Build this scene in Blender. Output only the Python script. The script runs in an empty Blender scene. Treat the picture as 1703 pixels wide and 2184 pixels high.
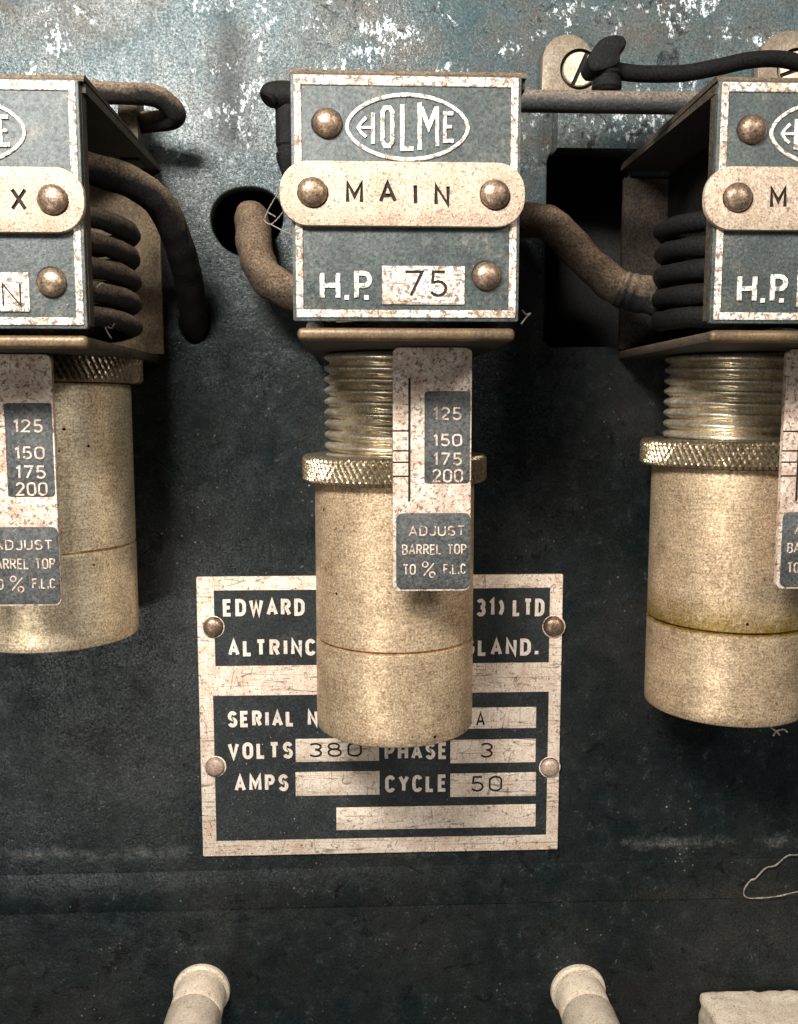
import bpy, bmesh, math, random
from mathutils import Vector, Matrix, noise as mnoise

random.seed(7)
SC = bpy.context.scene
COL = SC.collection
S = 0.00015            # metres per modelling unit (the relay faces are about 73 mm wide)
PANEL = 720.0          # depth of the panel behind the relay faces, in units

# ------------------------------------------------------------------ camera
F, CX, CY = 1950.0, 851.5, 1092.0
CAM_Y = -1950.0
PITCH = math.atan(224.0 / F)
YAW = math.atan(81.5 / F * math.cos(PITCH))
cam = bpy.data.cameras.new('camera')
cam_o = bpy.data.objects.new('camera', cam)
COL.objects.link(cam_o)
cam.sensor_fit = 'HORIZONTAL'
cam.sensor_width = 36.0
cam.lens = F / 1703.0 * 36.0
cam.clip_start = 0.005
cam.clip_end = 50.0
cam_o.location = (0, CAM_Y * S, 0)
cam_o.rotation_euler = (math.radians(90) - PITCH, 0, -YAW)
SC.camera = cam_o
FWD = Vector((math.sin(YAW) * math.cos(PITCH), math.cos(YAW) * math.cos(PITCH), -math.sin(PITCH)))
RGT = Vector((math.cos(YAW), -math.sin(YAW), 0))
UPV = RGT.cross(FWD)

# ------------------------------------------------------------------ light
w = bpy.data.worlds.new('World')
SC.world = w
w.use_nodes = True
bg = w.node_tree.nodes['Background']
bg.inputs[0].default_value = (0.92, 0.97, 1.0, 1)
bg.inputs[1].default_value = 0.065

def area(name, az, el, dist, sx, sy, power, color, target=(0, 700, -200)):
    l = bpy.data.lights.new(name, 'AREA')
    l.shape = 'RECTANGLE'
    l.size = sx * S
    l.size_y = sy * S
    l.energy = power
    l.color = color
    o = bpy.data.objects.new(name, l)
    COL.objects.link(o)
    a, e = math.radians(az), math.radians(el)
    d = Vector((math.sin(a) * math.cos(e), -math.cos(a) * math.cos(e), math.sin(e)))
    t = Vector(target)
    o.location = (t + d * dist) * S
    o.rotation_euler = (-d).to_track_quat('-Z', 'Y').to_euler()
    return o

area('hand_lamp', -20, 33, 3700, 1200, 600, 6.2, (1.0, 0.965, 0.92), (0, 700, 0))
area('window_light', 32, 26, 7500, 1500, 1500, 4.6, (1.0, 0.96, 0.9))
area('low_window', -25, -19, 6000, 1500, 1300, 1.5, (1.0, 0.96, 0.9))

SC.view_settings.view_transform = 'Standard'
SC.view_settings.look = 'None'
SC.view_settings.exposure = 0.0
SC.view_settings.gamma = 1.0
SC.view_settings.use_curve_mapping = False

# ------------------------------------------------------------------ helpers
def W(px, py, y):
    """point on the plane at depth y seen at (px, py) of the 1703 x 2184 view"""
    d = RGT * ((px - CX) / F) - UPV * ((py - CY) / F) + FWD
    t = (y - CAM_Y) / d.y
    return Vector((d.x * t, y, d.z * t))

def nb():
    return bmesh.new()

def obj(name, bm, m, parent=None, smooth=30, scaled=False):
    if not scaled:
        bmesh.ops.scale(bm, vec=(S, S, S), verts=bm.verts)
    me = bpy.data.meshes.new(name)
    bm.to_mesh(me)
    bm.free()
    o = bpy.data.objects.new(name, me)
    COL.objects.link(o)
    for mm in (m if isinstance(m, (list, tuple)) else [m]):
        me.materials.append(mm)
    if smooth:
        me.shade_smooth()
        me.set_sharp_from_angle(angle=math.radians(smooth))
    if parent:
        o.parent = parent
    return o

def tag(o, label=None, cat=None, group=None, kind=None):
    if label: o['label'] = label
    if cat: o['category'] = cat
    if group: o['group'] = group
    if kind: o['kind'] = kind
    return o

def thing(name, loc, label, cat, group=None):
    o = bpy.data.objects.new(name, None)
    o.empty_display_size = 0.01
    COL.objects.link(o)
    o.location = Vector(loc) * S
    return tag(o, label, cat, group)

def box(bm, x0, x1, y0, y1, z0, z1, bev=0, seg=2):
    vs = [bm.verts.new(p) for p in ((x0, y0, z0), (x1, y0, z0), (x1, y1, z0), (x0, y1, z0),
                                    (x0, y0, z1), (x1, y0, z1), (x1, y1, z1), (x0, y1, z1))]
    fs = [bm.faces.new([vs[i] for i in f]) for f in
          ((0, 1, 5, 4), (1, 2, 6, 5), (2, 3, 7, 6), (3, 0, 4, 7), (4, 5, 6, 7), (3, 2, 1, 0))]
    if bev:
        es = list({e for f in fs for e in f.edges})
        bmesh.ops.bevel(bm, geom=es, offset=bev, segments=seg, affect='EDGES', profile=0.5)

def rrect(x0, x1, z0, z1, r, n=5):
    r = max(0.01, min(r, (x1 - x0) / 2 - .01, (z1 - z0) / 2 - .01))
    pts = []
    for cx, cz, a0 in ((x1 - r, z1 - r, 0), (x0 + r, z1 - r, 90), (x0 + r, z0 + r, 180), (x1 - r, z0 + r, 270)):
        for k in range(n + 1):
            a = math.radians(a0 + 90 * k / n)
            pts.append((cx + r * math.cos(a), cz + r * math.sin(a)))
    return pts

def inset(pts, d):
    n = len(pts)
    out = []
    for i in range(n):
        a, b, c = Vector(pts[i - 1]), Vector(pts[i]), Vector(pts[(i + 1) % n])
        t1, t2 = (b - a), (c - b)
        if t1.length < 1e-6: t1 = t2
        if t2.length < 1e-6: t2 = t1
        t1, t2 = t1.normalized(), t2.normalized()
        n1, n2 = Vector((-t1.y, t1.x)), Vector((-t2.y, t2.x))   # inwards for CCW
        m = (n1 + n2)
        if m.length < 1e-6: m = n1
        m = m.normalized()
        k = d / max(0.4, m.dot(n1))
        out.append((b.x + m.x * k, b.y + m.y * k))
    return out

def prism(bm, pts, y0, y1, bev=0):
    """outline (x, z) counter-clockwise seen from the front, from front y0 to back y1"""
    n = len(pts)
    loops = []
    if bev:
        for k in range(3):
            a = math.pi / 2 * k / 2
            loops.append((inset(pts, bev * (1 - math.sin(a))), y0 + bev * (1 - math.cos(a))))
    else:
        loops.append((pts, y0))
    loops.append((pts, y1))
    rings = [[bm.verts.new((p[0], y, p[1])) for p in L] for L, y in loops]
    bm.faces.new(rings[0])
    for A, B in zip(rings, rings[1:]):
        for i in range(n):
            j = (i + 1) % n
            bm.faces.new((A[j], A[i], B[i], B[j]))
    bm.faces.new(list(reversed(rings[-1])))

def ring_prism(bm, outer, inner, y0, y1, bev=0):
    n = len(outer)
    o2, i2 = (inset(outer, bev), inset(inner, -bev)) if bev else (outer, inner)
    mk = lambda L, y: [bm.verts.new((p[0], y, p[1])) for p in L]
    A, B = mk(o2, y0), mk(i2, y0)
    seq_o = [A] + ([mk(outer, y0 + bev)] if bev else []) + [mk(outer, y1)]
    seq_i = [B] + ([mk(inner, y0 + bev)] if bev else []) + [mk(inner, y1)]
    for i in range(n):
        j = (i + 1) % n
        bm.faces.new((A[i], A[j], B[j], B[i]))
        bm.faces.new((seq_o[-1][j], seq_o[-1][i], seq_i[-1][i], seq_i[-1][j]))
        for P, Q in zip(seq_o, seq_o[1:]):
            bm.faces.new((P[j], P[i], Q[i], Q[j]))
        for P, Q in zip(seq_i, seq_i[1:]):
            bm.faces.new((P[i], P[j], Q[j], Q[i]))

def lathe(bm, origin, axis, prof, seg=48, wob=None):
    """prof: (radius, distance along axis) pairs"""
    ax = Vector(axis).normalized()
    u = ax.orthogonal().normalized()
    v = ax.cross(u)
    o = Vector(origin)
    rings = []
    for r, h in prof:
        if r <= 1e-6:
            rings.append([bm.verts.new(o + ax * h)])
        else:
            rings.append([bm.verts.new(o + ax * h + (u * math.cos(2 * math.pi * i / seg) + v * math.sin(2 * math.pi * i / seg)) * r)
                          for i in range(seg)])
    for A, B in zip(rings, rings[1:]):
        for i in range(seg):
            j = (i + 1) % seg
            if len(A) == 1 and len(B) == 1: continue
            if len(A) == 1: bm.faces.new((A[0], B[i], B[j]))
            elif len(B) == 1: bm.faces.new((A[i], B[0], A[j]))
            else: bm.faces.new((A[i], B[i], B[j], A[j]))
    bmesh.ops.recalc_face_normals(bm, faces=bm.faces[:])

def cap_closed(prof):
    return [(0, prof[0][1])] + prof + [(0, prof[-1][1])]

def spline(pts, n=10):
    P = [Vector(p) for p in pts]
    P = [P[0] * 2 - P[1]] + P + [P[-1] * 2 - P[-2]]
    out = []
    for i in range(1, len(P) - 2):
        for k in range(n):
            t = k / n
            a, b, c, d = P[i - 1], P[i], P[i + 1], P[i + 2]
            out.append(0.5 * ((2 * b) + (c - a) * t + (2 * a - 5 * b + 4 * c - d) * t * t + (3 * b - a - 3 * c + d) * t ** 3))
    out.append(P[-2])
    return out

def tube(bm, pts, r, seg=16, n=10, smooth=True, lump=0.0, flat=1.0):
    path = spline(pts, n) if smooth else [Vector(p) for p in pts]
    rr = r if callable(r) else (lambda t: r)
    rings = []
    t0 = (path[1] - path[0]).normalized()
    u = t0.orthogonal().normalized()
    for i, p in enumerate(path):
        t = (path[min(i + 1, len(path) - 1)] - path[max(i - 1, 0)]).normalized()
        u = (u - t * u.dot(t)).normalized()
        v = t.cross(u)
        q = rr(i / (len(path) - 1))
        ring = []
        for k in range(seg):
            a = 2 * math.pi * k / seg
            d = u * math.cos(a) + v * math.sin(a) * flat
            f = 1.0 + (lump * mnoise.noise((p + d * q) * 0.022) if lump else 0)
            ring.append(bm.verts.new(p + d * q * f))
        rings.append(ring)
    for A, B in zip(rings, rings[1:]):
        for k in range(seg):
            j = (k + 1) % seg
            bm.faces.new((A[k], A[j], B[j], B[k]))
    bm.faces.new(list(reversed(rings[0])))
    bm.faces.new(rings[-1])
    bmesh.ops.recalc_face_normals(bm, faces=bm.faces[:])

def ribbon(bm, pts, wd, y0, y1, bev=0):
    """a stroke of width wd along (x, z) points, from front y0 to back y1"""
    P = [Vector(p) for p in pts]
    P = [P[0]] + [b for a, b in zip(P, P[1:]) if (b - a).length > 1e-4]
    closed = (P[0] - P[-1]).length < 1e-6
    if closed: P = P[:-1]
    n = len(P)
    L, R = [], []
    for i in range(n):
        a = P[i - 1] if (closed or i > 0) else None
        c = P[(i + 1) % n] if (closed or i < n - 1) else None
        t1 = (P[i] - a).normalized() if a is not None else (c - P[i]).normalized()
        t2 = (c - P[i]).normalized() if c is not None else t1
        n1, n2 = Vector((-t1.y, t1.x)), Vector((-t2.y, t2.x))
        m = (n1 + n2)
        m = m.normalized() if m.length > 1e-4 else n1
        k = (wd / 2) / max(0.45, m.dot(n1))
        L.append(P[i] + m * k)
        R.append(P[i] - m * k)
    mk = lambda A, y: [bm.verts.new((p.x, y, p.y)) for p in A]
    lf, rf, lb, rb = mk(L, y0), mk(R, y0), mk(L, y1), mk(R, y1)
    for i in range(n if closed else n - 1):
        j = (i + 1) % n
        bm.faces.new((rf[i], rf[j], lf[j], lf[i]))
        bm.faces.new((lb[i], lb[j], rb[j], rb[i]))
        bm.faces.new((lf[i], lf[j], lb[j], lb[i]))
        bm.faces.new((rf[j], rf[i], rb[i], rb[j]))
    if not closed:
        bm.faces.new((lf[0], lb[0], rb[0], rf[0]))
        bm.faces.new((rf[-1], rb[-1], lb[-1], lf[-1]))

# stroke alphabet: width, strokes in a unit-high cell; 'o' strokes are rounded
def arc(cx, cy, rx, ry, a0, a1, n=10):
    return [(cx + rx * math.cos(math.radians(a0 + (a1 - a0) * k / n)), cy + ry * math.sin(math.radians(a0 + (a1 - a0) * k / n))) for k in range(n + 1)]
def oval(w_, top=1.0, bot=0.0):
    r = w_ / 2
    pts = arc(r, top - r, r, r, 0, 180, 8) + arc(r, bot + r, r, r, 180, 360, 8)
    return pts + [pts[0]]
GL = {
 'A': (.58, [[(0, 0), (.29, 1), (.58, 0)], [(.11, .32), (.47, .32)]]),
 'B': (.5, [[(0, 0), (0, 1), (.3, 1)] + arc(.3, .77, .18, .23, 90, -90, 6) + [(.08, .54)], [(.3, .54)] + arc(.3, .27, .2, .27, 90, -90, 6) + [(0, 0)]]),
 'C': (.5, [arc(.25, .72, .25, .28, 20, 180, 7) + arc(.25, .28, .25, .28, 180, 340, 7)]),
 'D': (.52, [[(0, 0), (0, 1), (.2, 1)] + arc(.2, .68, .32, .32, 90, 0, 5) + arc(.2, .32, .32, .32, 0, -90, 5) + [(.2, 0), (0, 0)]]),
 'E': (.44, [[(.44, 1), (0, 1), (0, 0), (.44, 0)], [(0, .52), (.38, .52)]]),
 'F': (.44, [[(.44, 1), (0, 1), (0, 0)], [(0, .52), (.38, .52)]]),
 'G': (.52, [arc(.26, .72, .26, .28, 20, 180, 7) + arc(.26, .28, .26, .28, 180, 360, 7) + [(.52, .45), (.28, .45)]]),
 'H': (.52, [[(0, 0), (0, 1)], [(.52, 0), (.52, 1)], [(0, .5), (.52, .5)]]),
 'I': (.06, [[(.03, 0), (.03, 1)]]),
 'J': (.4, [[(.4, 1), (.4, .2)] + arc(.2, .2, .2, .2, 0, -170, 6)]),
 'L': (.42, [[(0, 1), (0, 0), (.42, 0)]]),
 'M': (.66, [[(0, 0), (0, 1), (.33, .3), (.66, 1), (.66, 0)]]),
 'N': (.54, [[(0, 0), (0, 1), (.54, 0), (.54, 1)]]),
 'O': (.52, [oval(.52)]),
 'P': (.5, [[(0, 0), (0, 1), (.26, 1)] + arc(.26, .74, .22, .26, 90, -90, 6) + [(.08, .48)]]),
 'R': (.5, [[(0, 0), (0, 1), (.26, 1)] + arc(.26, .75, .22, .25, 90, -90, 6) + [(.08, .5)], [(.24, .5), (.5, 0)]]),
 'S': (.48, [arc(.24, .755, .23, .245, 20, 270, 9) + arc(.24, .26, .24, .26, 90, -160, 9)]),
 'T': (.5, [[(0, 1), (.5, 1)], [(.25, 1), (.25, 0)]]),
 'U': (.52, [[(0, 1), (0, .26)] + arc(.26, .26, .26, .26, 180, 360, 8) + [(.52, 1)]]),
 'V': (.56, [[(0, 1), (.28, 0), (.56, 1)]]),
 'W': (.8, [[(0, 1), (.2, 0), (.4, .8), (.6, 0), (.8, 1)]]),
 'X': (.56, [[(0, 1), (.56, 0)], [(0, 0), (.56, 1)]]),
 'Y': (.54, [[(0, 1), (.27, .5), (.54, 1)], [(.27, .5), (.27, 0)]]),
 '0': (.5, [oval(.5)]),
 '1': (.2, [[(0, .82), (.17, 1), (.17, 0)]]),
 '2': (.5, [arc(.25, .73, .24, .27, 165, -20, 8) + [(.02, .02), (.5, .02)]]),
 '3': (.48, [arc(.24, .755, .23, .245, 150, -90, 9), arc(.24, .26, .24, .26, 90, -150, 9)]),
 '5': (.48, [[(.44, 1), (.08, 1), (.05, .56)] + arc(.23, .3, .25, .3, 120, -150, 9)]),
 '7': (.5, [[(0, 1), (.5, 1), (.16, 0)]]),
 '8': (.5, [oval(.42, 1.0, .53), oval(.5, .56, 0)]),
 '9': (.48, [oval(.48, 1.0, .42), [(.48, .7), (.4, .2), (.15, 0)]]),
 '.': (.08, [[(.04, -.04), (.04, .2)]]),
 '(': (.2, [arc(.5, .5, .5, .62, 130, 230, 8)]),
 ')': (.2, [arc(-.3, .5, .5, .62, 50, -50, 8)]),
 '%': (.7, [arc(.15, .82, .15, .17, 0, 360, 10), arc(.55, .17, .15, .17, 0, 360, 10), [(.08, .1), (.62, .9)]]),
 ' ': (.3, []),
}
def text(bm, s, x0, x1, z0, z1, wd, y0, y1, gap=.22, jit=0.0, rot=0.0):
    """string s fitted into the rectangle x0..x1, z0..z1 in strokes wd wide"""
    tot = sum(GL[c][0] for c in s) + gap * (len(s) - 1)
    zz0, h = z0 + wd / 2, (z1 - z0 - wd)
    k = (x1 - x0 - wd) / tot
    x = x0 + wd / 2
    q = 0
    for c in s:
        gw, strokes = GL[c]
        dz = random.uniform(-jit, jit)
        ra = math.radians(random.uniform(-rot, rot))
        for st in strokes:
            pts = []
            for px, pz in st:
                u, v = px * k, pz * h
                cu, cv = u - gw * k / 2, v - h / 2
                pts.append((x + gw * k / 2 + cu * math.cos(ra) - cv * math.sin(ra), zz0 + h / 2 + dz + cu * math.sin(ra) + cv * math.cos(ra)))
            e = (q % 7) * 0.05
            ribbon(bm, pts, wd, y0 - e, y1)
            q += 1
        x += (gw + gap) * k

def temp(bm):
    me = bpy.data.meshes.new('temp')
    bm.to_mesh(me)
    bm.free()
    o = bpy.data.objects.new('temp', me)
    COL.objects.link(o)
    return o

def carved(name, bm, cutter, mats, parent, smooth=30):
    """bm minus cutter, as a real engraving; faces of the cut take the second material"""
    a, b = temp(bm), temp(cutter)
    a.data.materials.append(mats[0]); a.data.materials.append(mats[1])
    b.data.materials.append(mats[0]); b.data.materials.append(mats[1])
    for p in b.data.polygons: p.material_index = 1
    m = a.modifiers.new('cut', 'BOOLEAN')
    m.operation = 'DIFFERENCE'; m.solver = 'EXACT'; m.use_self = True; m.object = b
    dg = bpy.context.evaluated_depsgraph_get()
    me = bpy.data.meshes.new_from_object(a.evaluated_get(dg))
    bpy.data.objects.remove(a); bpy.data.objects.remove(b)
    me.transform(Matrix.Scale(S, 4))
    o = bpy.data.objects.new(name, me)
    me.name = name
    COL.objects.link(o)
    if len(me.materials) < 2:
        me.materials.clear(); me.materials.append(mats[0]); me.materials.append(mats[1])
    me.shade_smooth()
    me.set_sharp_from_angle(angle=math.radians(smooth))
    o.parent = parent
    return o

# ------------------------------------------------------------------ materials
class NT:
    def __init__(s, name):
        s.m = bpy.data.materials.new(name)
        s.m.use_nodes = True
        s.t = s.m.node_tree
        s.b = s.t.nodes['Principled BSDF']
        tc = s.t.nodes.new('ShaderNodeTexCoord')
        oi = s.t.nodes.new('ShaderNodeObjectInfo')
        k = s.vm('SCALE', tc.outputs['Object']); k.inputs['Scale'].default_value = 1.0 / S
        r = s.vm('SCALE', None); r.inputs[0].default_value = (731., 517., 903.)
        s.l(oi.outputs['Random'], r.inputs['Scale'])
        a = s.vm('ADD', k.outputs[0]); s.l(r.outputs[0], a.inputs[1])
        s.raw = k.outputs[0]
        s.co = a.outputs[0]
    def l(s, a, b): s.t.links.new(a, b)
    def vm(s, op, a):
        n = s.t.nodes.new('ShaderNodeVectorMath'); n.operation = op
        if a is not None: s.l(a, n.inputs[0])
        return n
    def stretch(s, v, xyz):
        n = s.vm('MULTIPLY', v); n.inputs[1].default_value = xyz
        return n.outputs[0]
    def noise(s, size, detail=5, rough=.6, co=None, dist=0.0):
        n = s.t.nodes.new('ShaderNodeTexNoise')
        n.inputs['Scale'].default_value = 1.0 / size
        n.inputs['Detail'].default_value = detail
        n.inputs['Roughness'].default_value = rough
        n.inputs['Distortion'].default_value = dist
        s.l(co or s.co, n.inputs['Vector'])
        return n.outputs[0]
    def voro(s, size, co=None, feature='F1', rnd=1.0):
        n = s.t.nodes.new('ShaderNodeTexVoronoi'); n.feature = feature
        n.inputs['Scale'].default_value = 1.0 / size
        n.inputs['Randomness'].default_value = rnd
        s.l(co or s.co, n.inputs['Vector'])
        return n.outputs['Distance']
    def ramp(s, v, a, b, lo=0.0, hi=1.0):
        n = s.t.nodes.new('ShaderNodeMapRange')
        n.inputs[1].default_value = a; n.inputs[2].default_value = b
        n.inputs[3].default_value = lo; n.inputs[4].default_value = hi
        s.l(v, n.inputs[0])
        return n.outputs[0]
    def math(s, op, a, b=None, c=None):
        n = s.t.nodes.new('ShaderNodeMath'); n.operation = op
        for i, x in enumerate((a, b, c)):
            if x is None: continue
            if isinstance(x, (int, float)): n.inputs[i].default_value = x
            else: s.l(x, n.inputs[i])
        return n.outputs[0]
    def mix(s, f, a, b):
        n = s.t.nodes.new('ShaderNodeMix'); n.data_type = 'RGBA'
        if isinstance(f, (int, float)): n.inputs[0].default_value = f
        else: s.l(f, n.inputs[0])
        for i, x in ((6, a), (7, b)):
            if isinstance(x, tuple): n.inputs[i].default_value = (*x, 1)
            else: s.l(x, n.inputs[i])
        return n.outputs[2]
    def grain(s, c, lo=.5, hi=1.4, size=5.0, co=None):
        v = s.ramp(s.noise(size, 3, .7, co), .33, .67, lo, hi)
        n = s.t.nodes.new('ShaderNodeMix'); n.data_type = 'RGBA'; n.blend_type = 'MULTIPLY'; n.inputs[0].default_value = 1.0
        s.l(c, n.inputs[6]); s.l(v, n.inputs[7])
        return n.outputs[2]
    def axis(s, i, co=None):
        n = s.t.nodes.new('ShaderNodeSeparateXYZ'); s.l(co or s.raw, n.inputs[0])
        return n.outputs[i]
    def normal_up(s):
        g = s.t.nodes.new('ShaderNodeNewGeometry')
        return s.axis(2, g.outputs['Normal'])
    def bump(s, h, strength=.5, dist=1.0, prev=None):
        n = s.t.nodes.new('ShaderNodeBump')
        n.inputs['Strength'].default_value = strength
        n.inputs['Distance'].default_value = dist * S
        s.l(h, n.inputs['Height'])
        if prev: s.l(prev, n.inputs['Normal'])
        return n.outputs[0]
    def out(s, col, rough=.6, metal=0.0, normal=None, spec=None):
        for k, v in (('Base Color', col), ('Roughness', rough), ('Metallic', metal)):
            if isinstance(v, (int, float)): s.b.inputs[k].default_value = v
            elif isinstance(v, tuple): s.b.inputs[k].default_value = (*v, 1)
            else: s.l(v, s.b.inputs[k])
        if normal: s.l(normal, s.b.inputs['Normal'])
        if spec is not None: s.b.inputs['Specular IOR Level'].default_value = spec
        return s.m

def worn_white(name, base=(.84, .79, .71), tan=(.46, .32, .21), dirt=(.14, .085, .05), chips=.49, tanamt=.85, scr=True, metal=0.0, g0=.72, fsz=10):
    n = NT(name)
    c = n.mix(n.ramp(n.noise(60, 6, .7), .42, .62, 0, tanamt), base, tan)
    fine = n.noise(fsz, 5, .72, None, .6)
    c = n.mix(n.ramp(fine, chips, chips + .08, 0, .9), c, dirt)
    c = n.mix(n.ramp(n.noise(26, 6, .75), .60, .68, 0, .9), c, (.30, .21, .15))
    if scr:
        a = n.noise(60, 2, .5, n.stretch(n.co, (.12, 1, 1.6)), 1.5)
        c = n.mix(n.ramp(n.math('ABSOLUTE', n.math('SUBTRACT', a, .5)), .0, .014, .8, 0), c, (.11, .075, .05))
        a = n.noise(75, 2, .5, n.stretch(n.co, (1.1, 1, .35)), 2.2)
        c = n.mix(n.ramp(n.math('ABSOLUTE', n.math('SUBTRACT', a, .5)), .0, .010, .75, 0), c, (.13, .09, .06))
    c = n.grain(c, g0, 1.12, 4.5)
    return n.out(c, n.ramp(fine, .3, .7, .38, .75), metal, n.bump(fine, .9, 2.0), .5)

def enamel(name, base=(.027, .036, .0335), light=(.052, .064, .060), spec=.5, dust=.5):
    n = NT(name)
    f = n.noise(9, 5, .7)
    c = n.mix(n.ramp(n.noise(60, 5), .35, .7), base, light)
    c = n.mix(n.ramp(f, .56, .72, 0, .6), c, (light[0] * 1.5, light[1] * 1.45, light[2] * 1.4))
    c = n.mix(n.ramp(f, .42, .30, 0, .7), c, (.03, .032, .03))
    c = n.mix(n.ramp(n.noise(100, 6, .7), .55, .72, 0, dust), c, (.17, .145, .115))
    c = n.mix(n.ramp(n.noise(4.5, 2, .5), .72, .78, 0, .8), c, (.5, .46, .4))
    c = n.grain(c, .35, 1.8, 6)
    return n.out(c, n.ramp(f, .3, .7, .42, .62), 0.0, n.bump(f, .8, 1.8), spec)

def metal_tan(name, base=(.56, .43, .27), dark=(.20, .13, .065), metal=.85, rough=(.38, .55), speck=(.05, .035, .02), green=0.0, stretch=(1, 1, 1), g=(.6, 1.35), lathe=False):
    n = NT(name)
    co = n.stretch(n.co, stretch)
    f = n.noise(7, 5, .7, co)
    big = n.noise(95, 6, .65)
    c = n.mix(n.ramp(big, .42, .70, 0, .5 if lathe else .9), base, dark)
    c = n.mix(n.ramp(f, .52, .74, 0, .75), c, dark)
    c = n.mix(n.ramp(f, .46, .28, 0, .5), c, (min(1, base[0] * 1.5), min(1, base[1] * 1.5), min(1, base[2] * 1.6)))
    c = n.mix(n.ramp(n.noise(16, 4, .8), .68, .73, 0, .9), c, speck)
    if green:
        # verdigris ring gathered along the groove
        z = n.axis(2)
        band = n.math('MULTIPLY', n.ramp(z, -1023, -1016, 0, 1), n.ramp(z, -1012, -915, 1, 0))
        band = n.math('MULTIPLY', band, n.ramp(n.noise(60, 5, .7), .30, .5, .25, green))
        c = n.mix(band, c, (.27, .17, .02))
    if lathe:
        c = n.mix(n.ramp(n.noise(12, 6, .85), .54, .61, 0, .8), c, n.mix(n.ramp(big, .38, .58), c, dark))
        c = n.grain(c, .8, 1.15, 3.5, n.stretch(n.co, (.06, .06, 1)))
        a = n.noise(70, 2, .5, n.stretch(n.co, (1, 1, .5)), 3.0)
        c = n.mix(n.math('MULTIPLY', n.ramp(n.math('ABSOLUTE', n.math('SUBTRACT', a, .5)), .0, .005, .6, 0), n.ramp(n.noise(50, 3), .5, .6)), c, (.85, .75, .58))
        c = n.mix(n.ramp(n.voro(95), .055, .04), c, (.012, .010, .008))
    c = n.grain(c, g[0], g[1], 5)
    m = n.ramp(f, .5, .75, metal, metal * .3)
    return n.out(c, n.ramp(big, .35, .7, rough[0], rough[1]), m, n.bump(f, .55, 1.1), .5)

def dusty(name, base=(.022, .02, .017), dust=(.21, .15, .10), amount=.85, rough=.75, spec=.3):
    n = NT(name)
    f = n.noise(8, 5, .75)
    up = n.math('ADD', n.normal_up(), n.math('MULTIPLY', n.math('SUBTRACT', n.noise(45, 5, .7), .5), 1.3))
    k = n.math('MULTIPLY', n.ramp(up, -.25, .75, .0, amount), n.ramp(f, .25, .6, .45, 1))
    c = n.mix(k, base, dust)
    c = n.mix(n.ramp(n.noise(13, 4, .8), .64, .72, 0, .7), c, (.03, .022, .016))
    c = n.grain(c, .35, 1.7, 6)
    return n.out(c, rough, 0.0, n.bump(f, .9, 3.5), spec)

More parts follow.
